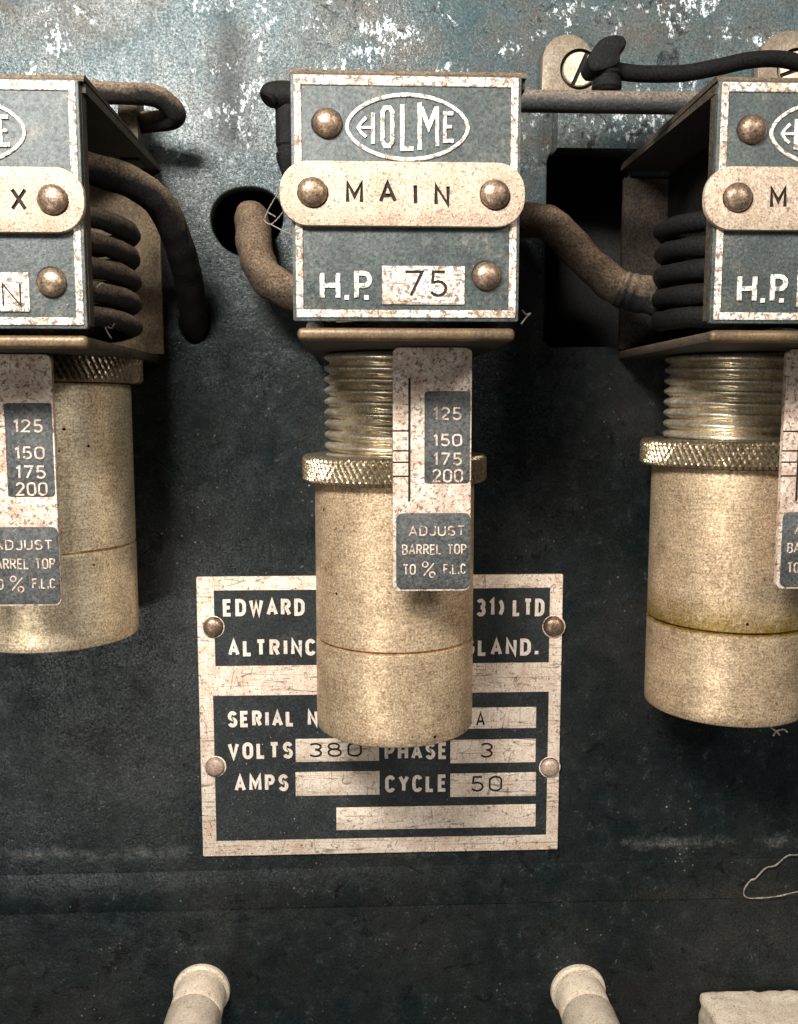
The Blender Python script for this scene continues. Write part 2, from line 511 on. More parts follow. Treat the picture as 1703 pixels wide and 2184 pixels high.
def panel_mat(name):
    n = NT(name)
    x, z = n.axis(0), n.axis(2)
    f = n.noise(9, 5, .7, n.raw)
    mid = n.noise(60, 7, .7, n.raw)
    big = n.noise(420, 5, .6, n.raw)
    c = n.mix(n.ramp(big, .38, .62), (.007, .0115, .0120), (.019, .019, .0175))
    c = n.mix(n.ramp(mid, .5, .68, 0, .6), c, (.022, .028, .028))
    c = n.mix(n.ramp(mid, .44, .30, 0, .7), c, (.005, .0055, .0055))
    # worn, dust-filmed upper part of the board
    top = n.ramp(n.math('ADD', z, n.math('MULTIPLY', n.math('SUBTRACT', big, .5), 600)), 180, 900)
    film = n.mix(n.ramp(n.noise(190, 7, .7, n.raw), .40, .68), (.044, .074, .080), (.088, .074, .059))
    c = n.mix(n.math('MULTIPLY', top, n.ramp(f, .28, .62, .55, 1)), c, film)
    # long dark band below the top edge
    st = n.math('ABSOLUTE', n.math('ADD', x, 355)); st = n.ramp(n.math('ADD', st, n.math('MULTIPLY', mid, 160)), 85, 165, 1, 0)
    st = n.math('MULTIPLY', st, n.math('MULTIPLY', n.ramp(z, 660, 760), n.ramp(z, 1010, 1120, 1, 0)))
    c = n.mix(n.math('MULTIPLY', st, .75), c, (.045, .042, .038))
    # flakes
    fl = n.math('MULTIPLY', n.ramp(n.noise(13, 4, .75, n.stretch(n.raw, (1, 1, .65))), .53, .57), n.ramp(n.noise(150, 6, .7, n.raw), .54, .60))
    fl = n.math('MULTIPLY', fl, n.ramp(z, 650, 900))
    c = n.mix(fl, c, (.74, .80, .82))
    c = n.mix(n.ramp(n.noise(24, 4, .75, n.raw), .66, .69), c, (.012, .012, .012))
    # fine specks of dust everywhere
    sp = n.math('MULTIPLY', n.ramp(n.voro(22, n.raw), .15, .07), n.ramp(n.noise(210, 7, .8, n.raw), .52, .62))
    c = n.mix(n.math('MULTIPLY', sp, n.noise(18, 2, .5, n.raw)), c, (.42, .43, .41))
    # dark scabs and hairline scuffs
    c = n.mix(n.ramp(n.noise(75, 6, .7, n.raw, 1.0), .60, .615, 0, .8), c, (.006, .006, .006))
    sc = n.math('ABSOLUTE', n.math('SUBTRACT', n.noise(130, 3, .6, n.raw, 3.0), .5))
    sc = n.math('MULTIPLY', n.ramp(sc, 0, .004, 1, 0), n.ramp(n.noise(60, 4, .7, n.raw), .52, .6))
    c = n.mix(n.math('MULTIPLY', sc, .7), c, (.16, .17, .165))
    # dirt lying along the seam under the nameplate
    sd = n.math('ABSOLUTE', n.math('ADD', z, 1348)); sd = n.ramp(n.math('ADD', sd, n.math('MULTIPLY', n.noise(90, 7, .85, n.raw), 150)), 55, 100, 1, 0)
    sd = n.math('MULTIPLY', sd, n.ramp(n.noise(230, 5, .75, n.raw), .44, .60))
    c = n.mix(n.math('MULTIPLY', sd, n.ramp(f, .35, .6)), c, (.20, .195, .175))
    c = n.grain(c, .62, 1.45, 6, n.raw)
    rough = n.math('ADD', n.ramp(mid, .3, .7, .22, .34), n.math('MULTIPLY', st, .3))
    h = n.bump(f, 1.0, 1.3)
    h = n.bump(n.noise(30, 4, .6, n.raw), .8, 2.2, h)
    n.b.inputs['Specular Tint'].default_value = (.92, .99, 1.0, 1)
    n.l(n.math('MULTIPLY', n.ramp(n.noise(7, 4, .75, n.raw), .40, .60, .10, .58), n.ramp(n.noise(160, 7, .7, n.raw), .40, .56, .45, 1.0)), n.b.inputs['Specular IOR Level'])
    return n.out(c, rough, 0.0, h)

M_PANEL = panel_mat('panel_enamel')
M_BLACK = dusty('black_hollow', (.010, .010, .009), (.05, .04, .03), .3)
M_WHITE = worn_white('worn_white_paint')
M_LETTER = worn_white('worn_letter_paint', chips=.51, tanamt=.3, scr=False)
M_ETCH = worn_white('etched_lettering', base=(.90, .80, .69), tan=(.62, .44, .31), chips=.60, tanamt=.4, scr=False, metal=.2, g0=.8, fsz=8)
M_TAG = worn_white('brushed_tag', base=(.62, .48, .355), tan=(.44, .32, .215), dirt=(.22, .15, .10), chips=.545, tanamt=.7, scr=False, metal=.15, g0=.5, fsz=6)
M_PLATE = worn_white('etched_plate', base=(.95, .80, .65), tan=(.62, .39, .26), chips=.57, tanamt=.6, metal=.3)
M_FIELD = worn_white('bare_field', base=(.95, .81, .66), tan=(.62, .43, .29), chips=.58, tanamt=.5, metal=.3)
M_INK = dusty('stamp_dirt', (.02, .014, .01), (.06, .04, .03), .3)
M_ENAMEL = enamel('blue_grey_enamel')
M_STRIPEN = enamel('grey_strip_enamel', (.042, .044, .043), (.078, .080, .077), .4, .3)
M_DARK = enamel('dark_enamel', (.011, .0135, .014), (.022, .027, .0275), .4, .15)
M_BARREL = metal_tan('aged_brass', (.74, .55, .35), (.18, .105, .05), .6, (.40, .54), lathe=True, g=(.45, 1.5))
M_BARREL_G = metal_tan('aged_brass_verdigris', (.74, .55, .35), (.18, .105, .05), .6, (.40, .54), lathe=True, green=1.0, g=(.45, 1.5))
M_BARREL_P = metal_tan('pale_brass', (.90, .74, .51), (.34, .23, .12), .7, (.34, .46), lathe=True, g=(.45, 1.5))
M_THREAD = metal_tan('bright_thread', (.80, .70, .53), (.26, .19, .11), .8, (.26, .42), stretch=(.3, .3, 1))
M_KNURL = metal_tan('knurled_brass', (.36, .29, .19), (.10, .07, .04), .85, (.25, .4))
M_RIVET = metal_tan('rivet_metal', (.30, .21, .145), (.09, .055, .034), .8, (.34, .5), g=(.4, 1.6))
M_RIVET_P = metal_tan('rivet_plate', (.46, .33, .25), (.19, .13, .10), .25, (.4, .6))
M_HOUSE = dusty('dusty_housing', (.025, .021, .017), (.20, .135, .075), .8, .6, .4)
M_SHADE = dusty('shaded_backplate', (.016, .013, .011), (.09, .062, .038), .6, .8, .2)  # darker back plate for the right relay, shade put into its colour
M_LIP = metal_tan('tarnished_lip', (.17, .112, .058), (.05, .032, .017), .35, (.4, .6))
M_BACK = metal_tan('tan_backplate', (.70, .53, .34), (.15, .10, .055), .15, (.5, .7))
M_CABLE = dusty('dusty_cable', (.011, .010, .009), (.23, .165, .11), .95, .85, .2)
M_BROWN = dusty('brown_cable', (.045, .032, .022), (.22, .15, .095), .8, .9, .15)
M_COIL = dusty('coil_wire', (.014, .012, .011), (.30, .22, .155), .9, .7, .3)
M_BAKE_SHADE = dusty('bakelite_and_shade', (.006, .006, .006), (.04, .03, .02), .15, .6, .15)  # bakelite parts, also painted shade on the right relay's coil and side sheet
M_ROD = dusty('dark_rod', (.022, .022, .021), (.22, .17, .125), .9, .5, .5)
M_STRIP = worn_white('scale_strip', base=(.82, .69, .57), tan=(.46, .29, .20), dirt=(.17, .085, .05), chips=.52, tanamt=.75, scr=False, metal=.15)
M_POST = worn_white('cream_paint', base=(.88, .74, .57), tan=(.66, .52, .38), dirt=(.34, .25, .17), chips=.57, g0=.62, tanamt=.6, scr=False)
M_LUG = metal_tan('lug_metal', (.27, .21, .145), (.13, .10, .07), .25, (.4, .6))
M_SCREW = metal_tan('screw_brass', (.68, .55, .40), (.38, .27, .17), .3, (.35, .5))
M_COBWEB = dusty('cobweb', (.25, .22, .18), (.35, .3, .24), .6)

# ------------------------------------------------------------------ the board
def panel_sheet():
    cu = bpy.data.curves.new('temp', 'CURVE')
    cu.dimensions = '2D'
    cu.fill_mode = 'BOTH'
    cu.extrude = 22 * S
    cu.bevel_depth = 4 * S
    cu.bevel_resolution = 2
    def loop(pts):
        sp = cu.splines.new('POLY')
        sp.points.add(len(pts) - 1)
        for p, q in zip(sp.points, pts):
            p.co = (q[0] * S, q[1] * S, 0, 1)
        sp.use_cyclic_u = True
    loop([(-3600, -3200), (3600, -3200), (3600, 2600), (-3600, 2600)])
    def hole(px, py, rx, ry, ang=0, wob=.05):
        c = W(px, py, PANEL)
        pts = []
        for k in range(40):
            a = 2 * math.pi * k / 40
            q = 1 + wob * math.sin(2 * a + 1) + wob * .6 * math.sin(3 * a)
            u, v = rx * q * math.cos(a), ry * q * math.sin(a)
            pts.append((c.x + u * math.cos(ang) - v * math.sin(ang), c.z + u * math.sin(ang) + v * math.cos(ang)))
        loop(pts)
    hole(527, 470, 101, 103)
    hole(416, 690, 46, 62)
    a, b = W(1158, 742, PANEL), W(1345, 322, PANEL)
    loop(rrect(a.x, b.x, a.z, b.z, 30, 4))  # cut-out added to blacken the gap between middle and right relays
    o = bpy.data.objects.new('temp', cu)
    COL.objects.link(o)
    dg = bpy.context.evaluated_depsgraph_get()
    me = bpy.data.meshes.new_from_object(o.evaluated_get(dg))
    bpy.data.objects.remove(o)
    me.transform(Matrix.Translation((0, (PANEL + 26) * S, 0)) @ Matrix.Rotation(math.radians(90), 4, 'X'))
    me.materials.clear()
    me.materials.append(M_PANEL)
    me.name = 'panel'
    p = bpy.data.objects.new('panel', me)
    COL.objects.link(p)
    return p
tag(panel_sheet(), kind='structure')
bm = nb()
box(bm, -3600, 3600, PANEL + 320, PANEL + 340, -3200, 2600)
tag(obj('cabinet_back', bm, M_BLACK), kind='structure')
# low ridge running across the board under the nameplate
bm = nb()
zr0, zr1 = W(800, 1932, PANEL).z, W(800, 1848, PANEL).z
box(bm, -3590, 3590, PANEL - 5, PANEL + 6, zr0, zr1, 4)
tag(obj('panel_ridge', bm, M_PANEL), kind='structure')

# ------------------------------------------------------------------ overload relays
O = W(871, 416, 0)          # centre of the middle relay's face
def L(px, py, y):
    v = W(px, py, y)
    return (v.x - O.x, v.z - O.z)
def LR(x0, x1, y0, y1, d):
    """local rectangle x0,x1,z0,z1 from view corners"""
    a, b = L(x0, y1, d), L(x1, y0, d)
    return a[0], b[0], a[1], b[1]

def dome(bm, x, z, y, r, h):
    prof = [(r, 0), (r * 1.0, h * .12)] + [(r * math.cos(a), h * .12 + h * .88 * math.sin(a)) for a in [math.radians(k * 15) for k in range(1, 6)]] + [(0, h)]
    lathe(bm, (x, y, z), (0, -1, 0), prof, 28)
    ph = x * .37 + z * .11
    a = [bm.verts.new((x + (r - 1) * math.cos(t), y - .9, z + (r - 1) * math.sin(t))) for t in [2 * math.pi * k / 40 for k in range(40)]]
    q = [r + 1.6 + 1.3 * math.sin(t + ph) + 1.0 * math.sin(t * 2 + ph * 3) + random.uniform(-.7, .7) for t in [2 * math.pi * k / 40 for k in range(40)]]
    b = [bm.verts.new((x + q[k] * math.cos(2 * math.pi * k / 40), y - .72, z + q[k] * math.sin(2 * math.pi * k / 40))) for k in range(40)]
    for k in range(40):
        bm.faces.new((a[k], a[(k + 1) % 40], b[(k + 1) % 40], b[k])).material_index = 1

def thread(bm, cx, cy, z0, z1, R, pitch, amp, seg=96, per=8):
    n = int((z1 - z0) / pitch * per)
    rows = []
    for i in range(n + 1):
        z = z0 + (z1 - z0) * i / n
        row = []
        for k in range(seg):
            a = 2 * math.pi * k / seg
            ph = (z / pitch + a / (2 * math.pi)) % 1.0
            q = R - amp * (0.5 - 0.5 * math.cos(2 * math.pi * ph)) ** 1.6
            row.append(bm.verts.new((cx + q * math.cos(a), cy + q * math.sin(a), z)))
        rows.append(row)
    for A, B in zip(rows, rows[1:]):
        for k in range(seg):
            j = (k + 1) % seg
            bm.faces.new((A[k], A[j], B[j], B[k]))
    bm.faces.new(list(reversed(rows[0]))); bm.faces.new(rows[-1])

def knurl(bm, cx, cy, z0, z1, R, count=92, amp=9.0, sub=5, nz=16):
    seg = count * sub
    prof = [(R - 22, z0)]
    rows = []
    for i in range(nz + 1):
        t = i / nz
        z = z0 + (z1 - z0) * t
        edge = min(1, min(t, 1 - t) * 7)
        row = []
        for k in range(seg):
            a = 2 * math.pi * k / seg
            p1 = (a / (2 * math.pi) * count + t * 2.2) % 1.0
            p2 = (a / (2 * math.pi) * count * .8 - t * 2.6) % 1.0
            d1 = min(p1, 1 - p1) * 2
            d2 = min(p2, 1 - p2) * 2
            q = R - 9 * (1 - edge) ** 2 - amp * (1 - min(1, d1 * 1.7)) - amp * .2 * (1 - min(1, d2 * 2.6))
            row.append(bm.verts.new((cx + q * math.cos(a), cy + q * math.sin(a), z)))
        rows.append(row)
    for A, B in zip(rows, rows[1:]):
        for k in range(seg):
            j = (k + 1) % seg
            bm.faces.new((A[k], A[j], B[j], B[k]))
    top = [bm.verts.new((cx + (R - 60) * math.cos(2 * math.pi * k / seg), cy + (R - 60) * math.sin(2 * math.pi * k / seg), z1)) for k in range(seg)]
    bot = [bm.verts.new((cx + (R - 60) * math.cos(2 * math.pi * k / seg), cy + (R - 60) * math.sin(2 * math.pi * k / seg), z0)) for k in range(seg)]
    for k in range(seg):
        j = (k + 1) % seg
        bm.faces.new((rows[-1][k], rows[-1][j], top[j], top[k]))
        bm.faces.new((rows[0][j], rows[0][k], bot[k], bot[j]))

AX_Y = 506.0        # depth of the barrel axis
DX = {'A': 0}
def relay(dx, dz, label, stamped, rating, barrel_dz, barrel_dx, strip_dx, strip_dz, green, tagj=0, shade_side=False):
    g = thing('overload_relay', (O.x + dx, 0, O.z + dz), label, 'relay', 'overload relays in a row on the board')
    x0, x1, z0, z1 = LR(626, 1113.5, 163, 684, 0)
    # face plate: enamel slab, raised worn border
    bm = nb(); prism(bm, rrect(x0, x1, z0, z1, 4), 0, 13, 1.5)
    face = obj('face_plate', bm, M_ENAMEL, g)
    bm = nb(); ring_prism(bm, rrect(x0 + 7, x1 - 6, z0 + 7, z1 - 3, 3), rrect(x0 + 22, x1 - 21, z0 + 23, z1 - 22, 2), -3.2, .5, 1.2)
    obj('border', bm, M_WHITE, face)
    # oval badge and its lettering
    z2 = lambda zx, zy: L(506.8 + zx * .3968, 112.6 + zy * .3968, 0)
    bm = nb()
    c = z2(915, 400)
    k = .3968
    rx, ry = 314 * k, 161 * k
    outer = []
    for i in range(72):
        a = 2 * math.pi * i / 72
        e = .86                    # slightly pointed ends
        outer.append((c[0] + rx * math.copysign(abs(math.cos(a)) ** 1.0, math.cos(a)), c[1] + ry * math.copysign(abs(math.sin(a)) ** 1.12, math.sin(a))))
    ring_prism(bm, [(c[0] + (p[0] - c[0]) * 1.028, c[1] + (p[1] - c[1]) * 1.055) for p in outer],
               [(c[0] + (p[0] - c[0]) * .965, c[1] + (p[1] - c[1]) * .93) for p in outer], -3.4, .5, 1.0)
    obj('badge_ring', bm, M_LETTER, face)
    bm = nb()
    strokes = [
        ([(692, 348), (668, 372), (648, 402), (668, 432), (692, 452)], 15), ([(648, 402), (735, 402)], 13), ([(729, 322), (729, 490)], 20),
        ([(780, 318), (793, 296), (817, 296), (832, 318), (832, 478), (817, 501), (793, 501), (780, 478), (780, 318)], 21),
        ([(886, 278), (886, 516), (946, 516)], 22),
        ([(980, 268), (980, 522)], 22), ([(986, 292), (1028, 400), (1070, 296)], 24), ([(1074, 290), (1074, 502)], 18),
        ([(1160, 327), (1115, 327), (1115, 474), (1162, 474)], 19), ([(1115, 398), (1152, 398)], 16)]
    for i, (pts, wd) in enumerate(strokes):
        ribbon(bm, [z2(*p) for p in pts], wd * k, -3.0 - .06 * i, .5)
    obj('badge_lettering', bm, M_LETTER, face)
    # H.P. and the rating field
    bm = nb()
    for s, (a, b, cc, d) in (('H', (444, 552, 1172, 1327)), ('P', (628, 727, 1172, 1327))):
        r = LR(506.8 + a * k, 506.8 + b * k, 112.6 + cc * k, 112.6 + d * k, 0)
        text(bm, s, *r, 24 * k, -3.0, .5)
    for q in (588, 693):
        p = z2(q, 1315)
        box(bm, p[0] - 4.6, p[0] + 4.6, -3, .5, p[1] - 4.6, p[1] + 4.6)
    obj('lettering', bm, M_LETTER, face)
    r = LR(815.5, 991.7, 568, 649, 0)
    bm = nb(); prism(bm, rrect(*r, 1), -3.4, .6, .6)
    if rating:
        cut = nb()
        if rating == 'N':
            a = LR(935, 975, 590, 640, 0); text(cut, 'N', *a, 4, -5, -1.8)
        else:
            a = LR(862, 904, 577, 634, 0); text(cut, '7', *a, 6.2, -5, -1.4)
            a = LR(916, 955, 577, 634, 0); text(cut, '5', *a, 6.2, -5, -1.4)
        carved('rating_field', bm, cut, (M_WHITE, M_INK), face)
    else:
        obj('rating_field', bm, M_WHITE, face)
    # rivets through the face
    for px, py in ((699, 262.6), (1038.5, 589)):
        p = L(px, py, 0)
        bm = nb(); dome(bm, p[0], p[1], .5, 30, 21)
        obj('rivet', bm, (M_RIVET, M_INK), face)
    # tag with stamped word
    r = LR(597.5 + tagj, 1121.5, 347, 480, -14)
    pts = rrect(r[0], r[1], r[2], r[3], 58, 10)
    bm = nb(); prism(bm, pts, -16, -2.8, 2.2)
    cut = nb()
    if stamped == 'MAIN':
        spots = (('M', 630, 692, 812), ('A', 808, 690, 808), ('I', 957, 702, 820), ('N', 1100, 708, 824))
        wdt = {'M': 94, 'A': 98, 'I': 16, 'N': 84}
    else:
        spots = (('A', 1208 - 2 * 182, 700, 822), ('U', 1208 - 168, 700, 822), ('X', 1208, 700, 822))
        wdt = {'A': 98, 'U': 84, 'X': 88}
    for ch, zx, za, zb in spots:
        a = LR(506.8 + (zx - wdt[ch] / 2) * k, 506.8 + (zx + wdt[ch] / 2) * k, 112.6 + za * k, 112.6 + zb * k, -14)
        text(cut, ch, *a, 7.6, -20, -12.0, rot=2)
    tg = carved('name_tag', bm, cut, (M_TAG, M_INK), g)
    for px, py in ((667.5 + tagj * .3, 410), (1056, 415)):
        p = L(px, py, -14)
        bm = nb(); dome(bm, p[0], p[1], -15.5, 30, 18)
        obj('rivet', bm, (M_RIVET, M_INK), tg)
    # housing: open-sided channel
    bm = nb()
    hx0, hx1 = x0 - 1, x1 + 10
    zt = L(871, 146, 4)[1]
    box(bm, hx0 + 2, hx1 - 8, 14, 44, z0 + 8, zt - 20)
    pts = []
    for kx in range(7):                                   # rounded front top edge
        a = math.radians(90 + 90 * kx / 6)
        pts.append((3 + 16 + 16 * math.cos(a), zt - 16 + 16 * math.sin(a)))
    prof = [(PANEL - 4, zt), *pts, (3, z1 + 2), (16, z1 + 1), (16, zt - 34), (44, zt - 34), (PANEL - 4, zt - 16)]
    A = [bm.verts.new((hx0, p[0], p[1])) for p in prof]
    B = [bm.verts.new((hx1, p[0], p[1])) for p in prof]
    bm.faces.new(A); bm.faces.new(list(reversed(B)))
    for i in range(len(prof)):
        j = (i + 1) % len(prof)
        bm.faces.new((A[j], A[i], B[i], B[j]))
    bmesh.ops.recalc_face_normals(bm, faces=bm.faces[:])
    hs = obj('housing', bm, M_HOUSE, g)
    lz0, lz1 = L(871, 727, 14)[1], L(871, 699, 14)[1]
    bm = nb(); box(bm, x0 + 8, x1 - 4, 30, PANEL - 4, lz0 + 2, lz1 - 3, 3, 2)
    bp = obj('bottom_plate', bm, M_HOUSE, g)
    bm = nb(); box(bm, x0 + 7, x1 - 4, 8, 40, lz0 + 1, lz1, 11, 5)
    obj('lip', bm, M_LIP, bp)
    bm = nb(); box(bm, hx0 + 6, hx1 - 4, PANEL - 22, PANEL - 3, lz1 + 1, zt - 40, 2)
    obj('back_plate', bm, M_SHADE if shade_side else M_BACK, g)
    if shade_side:  # dark sheet added so the open side reads as deep shade
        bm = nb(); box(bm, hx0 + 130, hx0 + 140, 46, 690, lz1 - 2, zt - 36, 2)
        obj('shade_sheet', bm, M_BAKE_SHADE, g)
    # heater coil behind the face
    bm = nb()
    pts = []
    for i in range(0, 5 * 24 + 1):
        a = 2 * math.pi * i / 24 + (0 if shade_side else math.pi)
        pts.append(((x0 + x1) / 2 + 222 * math.cos(a) + 12, 372 + 210 * math.sin(a), L(871, 416, 170)[1] - 56 * i / 24))
    if pts:
        tube(bm, pts, 24.5, 14, smooth=False, lump=.22)
        obj('heater_coil', bm, M_BAKE_SHADE if shade_side else M_COIL, g)  # right relay's coil is coloured black for the shade around it
    # threaded spindle, knurled ring and barrel
    cxl, _ = L(842, 1040, AX_Y)
    bx = cxl + barrel_dx
    zr1, zr0 = L(842, 979, AX_Y - 246)[1] + barrel_dz, L(842, 1041, AX_Y - 246)[1] + barrel_dz
    bm = nb(); thread(bm, bx, AX_Y, zr0 - 20, lz0 - 1, 187, 29, 16)
    obj('threaded_spindle', bm, M_THREAD, g, 60)
    bm = nb(); knurl(bm, bx, AX_Y, zr0, zr1, 247)
    rg = obj('knurled_ring', bm, M_KNURL, g, 25)
    zb = L(842, 1598, AX_Y - 214)[1] + barrel_dz
    zg = L(842, 1396, AX_Y - 214)[1] + barrel_dz
    R = 214
    prof = [(0, zr0 - 1), (R - 12, zr0 - 1), (R - 1, zr0 - 3), (R, zr0 - 10)]
    for t in range(1, 12): prof.append((R, zr0 - 10 + (zg + 8 - zr0 + 10) * t / 12))
    prof += [(R, zg + 5), (R - 2, zg + 3.6), (R - 9, zg + 2.5), (R - 11, zg), (R - 8, zg - 2.5), (R, zg - 4), (R + .5, zg - 7), (R + .5, zg - 12)]
    for t in range(1, 10): prof.append((R + .5, zg - 12 + (zb + 5 - zg + 12) * t / 10))
    prof += [(R, zb + 5), (R - 2, zb + 2), (R - 6, zb), (R - 40, zb), (0, zb)]
    bm = nb()
    lathe(bm, (bx, AX_Y, 0), (0, 0, 1), prof, 96)
    obj('barrel', bm, M_BARREL_G if green else (M_BARREL_P if stamped == 'AUX' else M_BARREL), g, 40)
    # graduated strip hanging in front of the barrel
    D = 205
    r = LR(838.5, 1008, 740, 1261.5, D)
    r = (r[0] + strip_dx, r[1] + strip_dx, r[2] + strip_dz, lz0 - 1)
    def SR(a, b, c_, d): 
        q = LR(a, b, c_, d, D); return (q[0] + strip_dx, q[1] + strip_dx, q[2] + strip_dz, q[3] + strip_dz)
    pts = rrect(r[0], r[1], r[2], r[3], 15)
    # square top corners
    bm = nb(); prism(bm, pts, D, D + 15, 2)
    cut = nb()
    q = SR(871, 876.5, 805.5, 1070); box(cut, q[0], q[1], D - 4, D + 3, q[2], q[3])
    for gy in (919, 961.5, 986, 1016):
        q = SR(830, 873, gy - 1.8, gy + 1.8); box(cut, q[0], q[1], D - 4, D + 2.8, q[2], q[3])
    st = carved('scale_strip', bm, cut, (M_STRIP, M_INK), g)
    q1 = SR(905.5, 1004, 834, 1031); q2 = SR(845.5, 1004, 1094, 1257)
    bm = nb(); prism(bm, rrect(*q1, 9), D - 1.5, D + 1, .8)
    prism(bm, rrect(*q2, 15), D - 1.5, D + 1, .8)
    obj('enamel_panel', bm, M_STRIPEN, st)
    bm = nb()
    for s, a in (('125', (924, 985, 868, 896)), ('150', (924, 986, 925, 952)), ('175', (924, 986, 965, 993)), ('200', (922, 988, 1000, 1029))):
        text(bm, s, *SR(*a), 4.2, D - 3.2, D, gap=.25, rot=2)
    for s, a in (('ADJUST', (872, 992, 1121, 1143)), ('BARREL TOP', (858, 996, 1160, 1183)), ('TO', (860, 887, 1203, 1226)),
                 ('%', (900, 930, 1196, 1232)), ('F.L.C', (946, 994, 1202, 1224))):
        text(bm, s, *SR(*a), 3.0, D - 3.0, D, gap=.26, rot=2, jit=.5)
    obj('lettering', bm, M_STRIP, st)
    return g

relay(0, 0, 'middle relay, stamped MAIN, its barrel hanging in front of the riveted nameplate', 'MAIN', '75', 0, 0, 0, 0, False)
relay(-898, -18, 'relay at the left edge with coil in its open side and barrel screwed high up', 'AUX', 'N', 275, -17, -73, -10, False)
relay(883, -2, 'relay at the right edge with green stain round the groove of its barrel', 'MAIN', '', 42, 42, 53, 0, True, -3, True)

# ------------------------------------------------------------------ nameplate
z3 = lambda zx, zy: (394.2 + zx * .49603, 1182.6 + zy * .49603)
YP = PANEL - 9
c0 = W(818, 1526, YP)
np_ = thing('nameplate', (c0.x, PANEL, c0.z), 'large riveted maker\'s nameplate with dark fields, partly behind the middle barrel', 'nameplate')
def NP(zx, zy):
    v = W(*z3(zx, zy), YP); return (v.x - c0.x, v.z - c0.z)
def NR(a, b, c_, d):
    A, B = NP(a, d), NP(b, c_); return A[0], B[0], A[1], B[1]
r = NR(79, 1629, 85, 1300)
off = -PANEL + YP
bm = nb(); prism(bm, rrect(*r, 5), off, 0, 2)
base = obj('plate', bm, M_PLATE, np_)
for q in ((132, 1572, 143, 480), (137, 1566, 590, 1232)):
    bm = nb(); prism(bm, rrect(*NR(*q), 2), off - .8, off + 1)
    obj('dark_field', bm, M_DARK, base)
for s, q in (('EDWARD', (165, 516, 189, 266)), ('HOLME', (580, 880, 189, 266)), ('(19', (1090, 1222, 189, 266)), ('31)', (1252, 1374, 189, 266)), ('LTD', (1410, 1548, 189, 266)), ('ALTRINCHAM', (187, 757, 360, 438)), ('ENGLAND.', (1080, 1524, 360, 438)),
             ('SERIAL NO.', (186, 660, 667, 743)), ('VOLTS', (187, 465, 805, 881)), ('PHASE', (860, 1131, 808, 884)),
             ('AMPS', (215, 446, 944, 1020)), ('CYCLE', (862, 1129, 946, 1024))):
    bm = nb(); text(bm, s, *NR(*q), 10.6, off - 2.2, off, gap=.5, jit=.5)
    obj('lettering', bm, M_ETCH, base)
for s, q, dg_ in (('A', (700, 1512, 655, 757), (1252, 1292, 676, 738)), ('380', (478, 836, 788, 892), (532, 762, 806, 872)),
                  ('3', (1142, 1510, 792, 898), (1268, 1326, 808, 874)), ('', (478, 838, 930, 1038), None),
                  ('50', (1142, 1511, 936, 1043), (1230, 1366, 950, 1020)), ('', (653, 1510, 1073, 1185), None)):
    bm = nb(); prism(bm, rrect(*NR(*q), 1), off - 2.6, off, .6)
    if s:
        cut = nb(); text(cut, s, *NR(*dg_), 6.0, off - 5, off - 1.0, gap=.3, rot=3)
        carved('value_field', bm, cut, (M_FIELD, M_INK), base)
    else:
        obj('value_field', bm, M_FIELD, base)
for zx, zy, rr, col in ((122, 312, 29, M_RIVET), (1588, 310, 30, M_RIVET), (132, 912, 28, M_RIVET_P), (1570, 915, 28, M_RIVET_P)):
    p = NP(zx, zy)
    bm = nb(); lathe(bm, (p[0], off, p[1]), (0, -1, 0), [(rr + 5, -1), (rr + 5, 1.6), (rr + 3.5, 2.6), (0, 2.6)], 32)
    h = obj('rivet_boss', bm, M_PLATE, base)
    bm = nb(); dome(bm, p[0], p[1], off - 2.2, rr, 17)
    obj('rivet', bm, (col, M_INK), base)

# ------------------------------------------------------------------ rod over the housings
rod_z = W(1250, 217, 270).z
xl = W(600, 217, 270).x
rd = thing('trip_rod', (xl, 270, rod_z), 'long dusty rod lying across the tops of the middle and right relays', 'rod')
bm = nb(); tube(bm, [(0, 0, 0), (1900, 0, 0)], 25, 24, smooth=False)
obj('bar', bm, M_ROD, rd)
bm = nb()
pts = [(30, 0, 4), (4, -6, 4), (-20, -14, -2), (-30, -18, -14)]
tube(bm, pts, lambda t: 33 - 12 * t ** 3, 18, lump=.15)
obj('end_cap', bm, M_BAKE_SHADE, rd)
bm = nb()
lathe(bm, (16, 4, 0), (0, 0, -1), [(0, 10), (30, 10), (30, 105), (27, 110), (27, 120), (30, 125), (29, 140), (17, 172), (9, 178), (9, 240), (0, 240)], 20)
obj('bolt', bm, M_BAKE_SHADE, rd)

# bent stiff wire behind the left relay
P = lambda x, y, d: W(x, y, d)
bm = nb()
tube(bm, [P(190, 196, 470), P(260, 199, 480), P(322, 202, 500), P(352, 216, 520), P(374, 240, 545), P(362, 254, 570), P(310, 260, 600), P(262, 262, 640), P(240, 270, 715)], 27, 20, 12, lump=.06)
tag(obj('bent_conductor', bm, M_CABLE), 'dark stiff conductor bent into a hook above the left coil', 'conductor')
# strut that stands beside it
bm = nb()
a = P(282, 300, 600)
box(bm, a.x - 26, a.x + 26, 560, 640, a.z - 60, a.z + 130, 5)
tag(obj('terminal_strut', bm, M_HOUSE), 'small brown upright strut inside the hook of the bent conductor', 'strut')

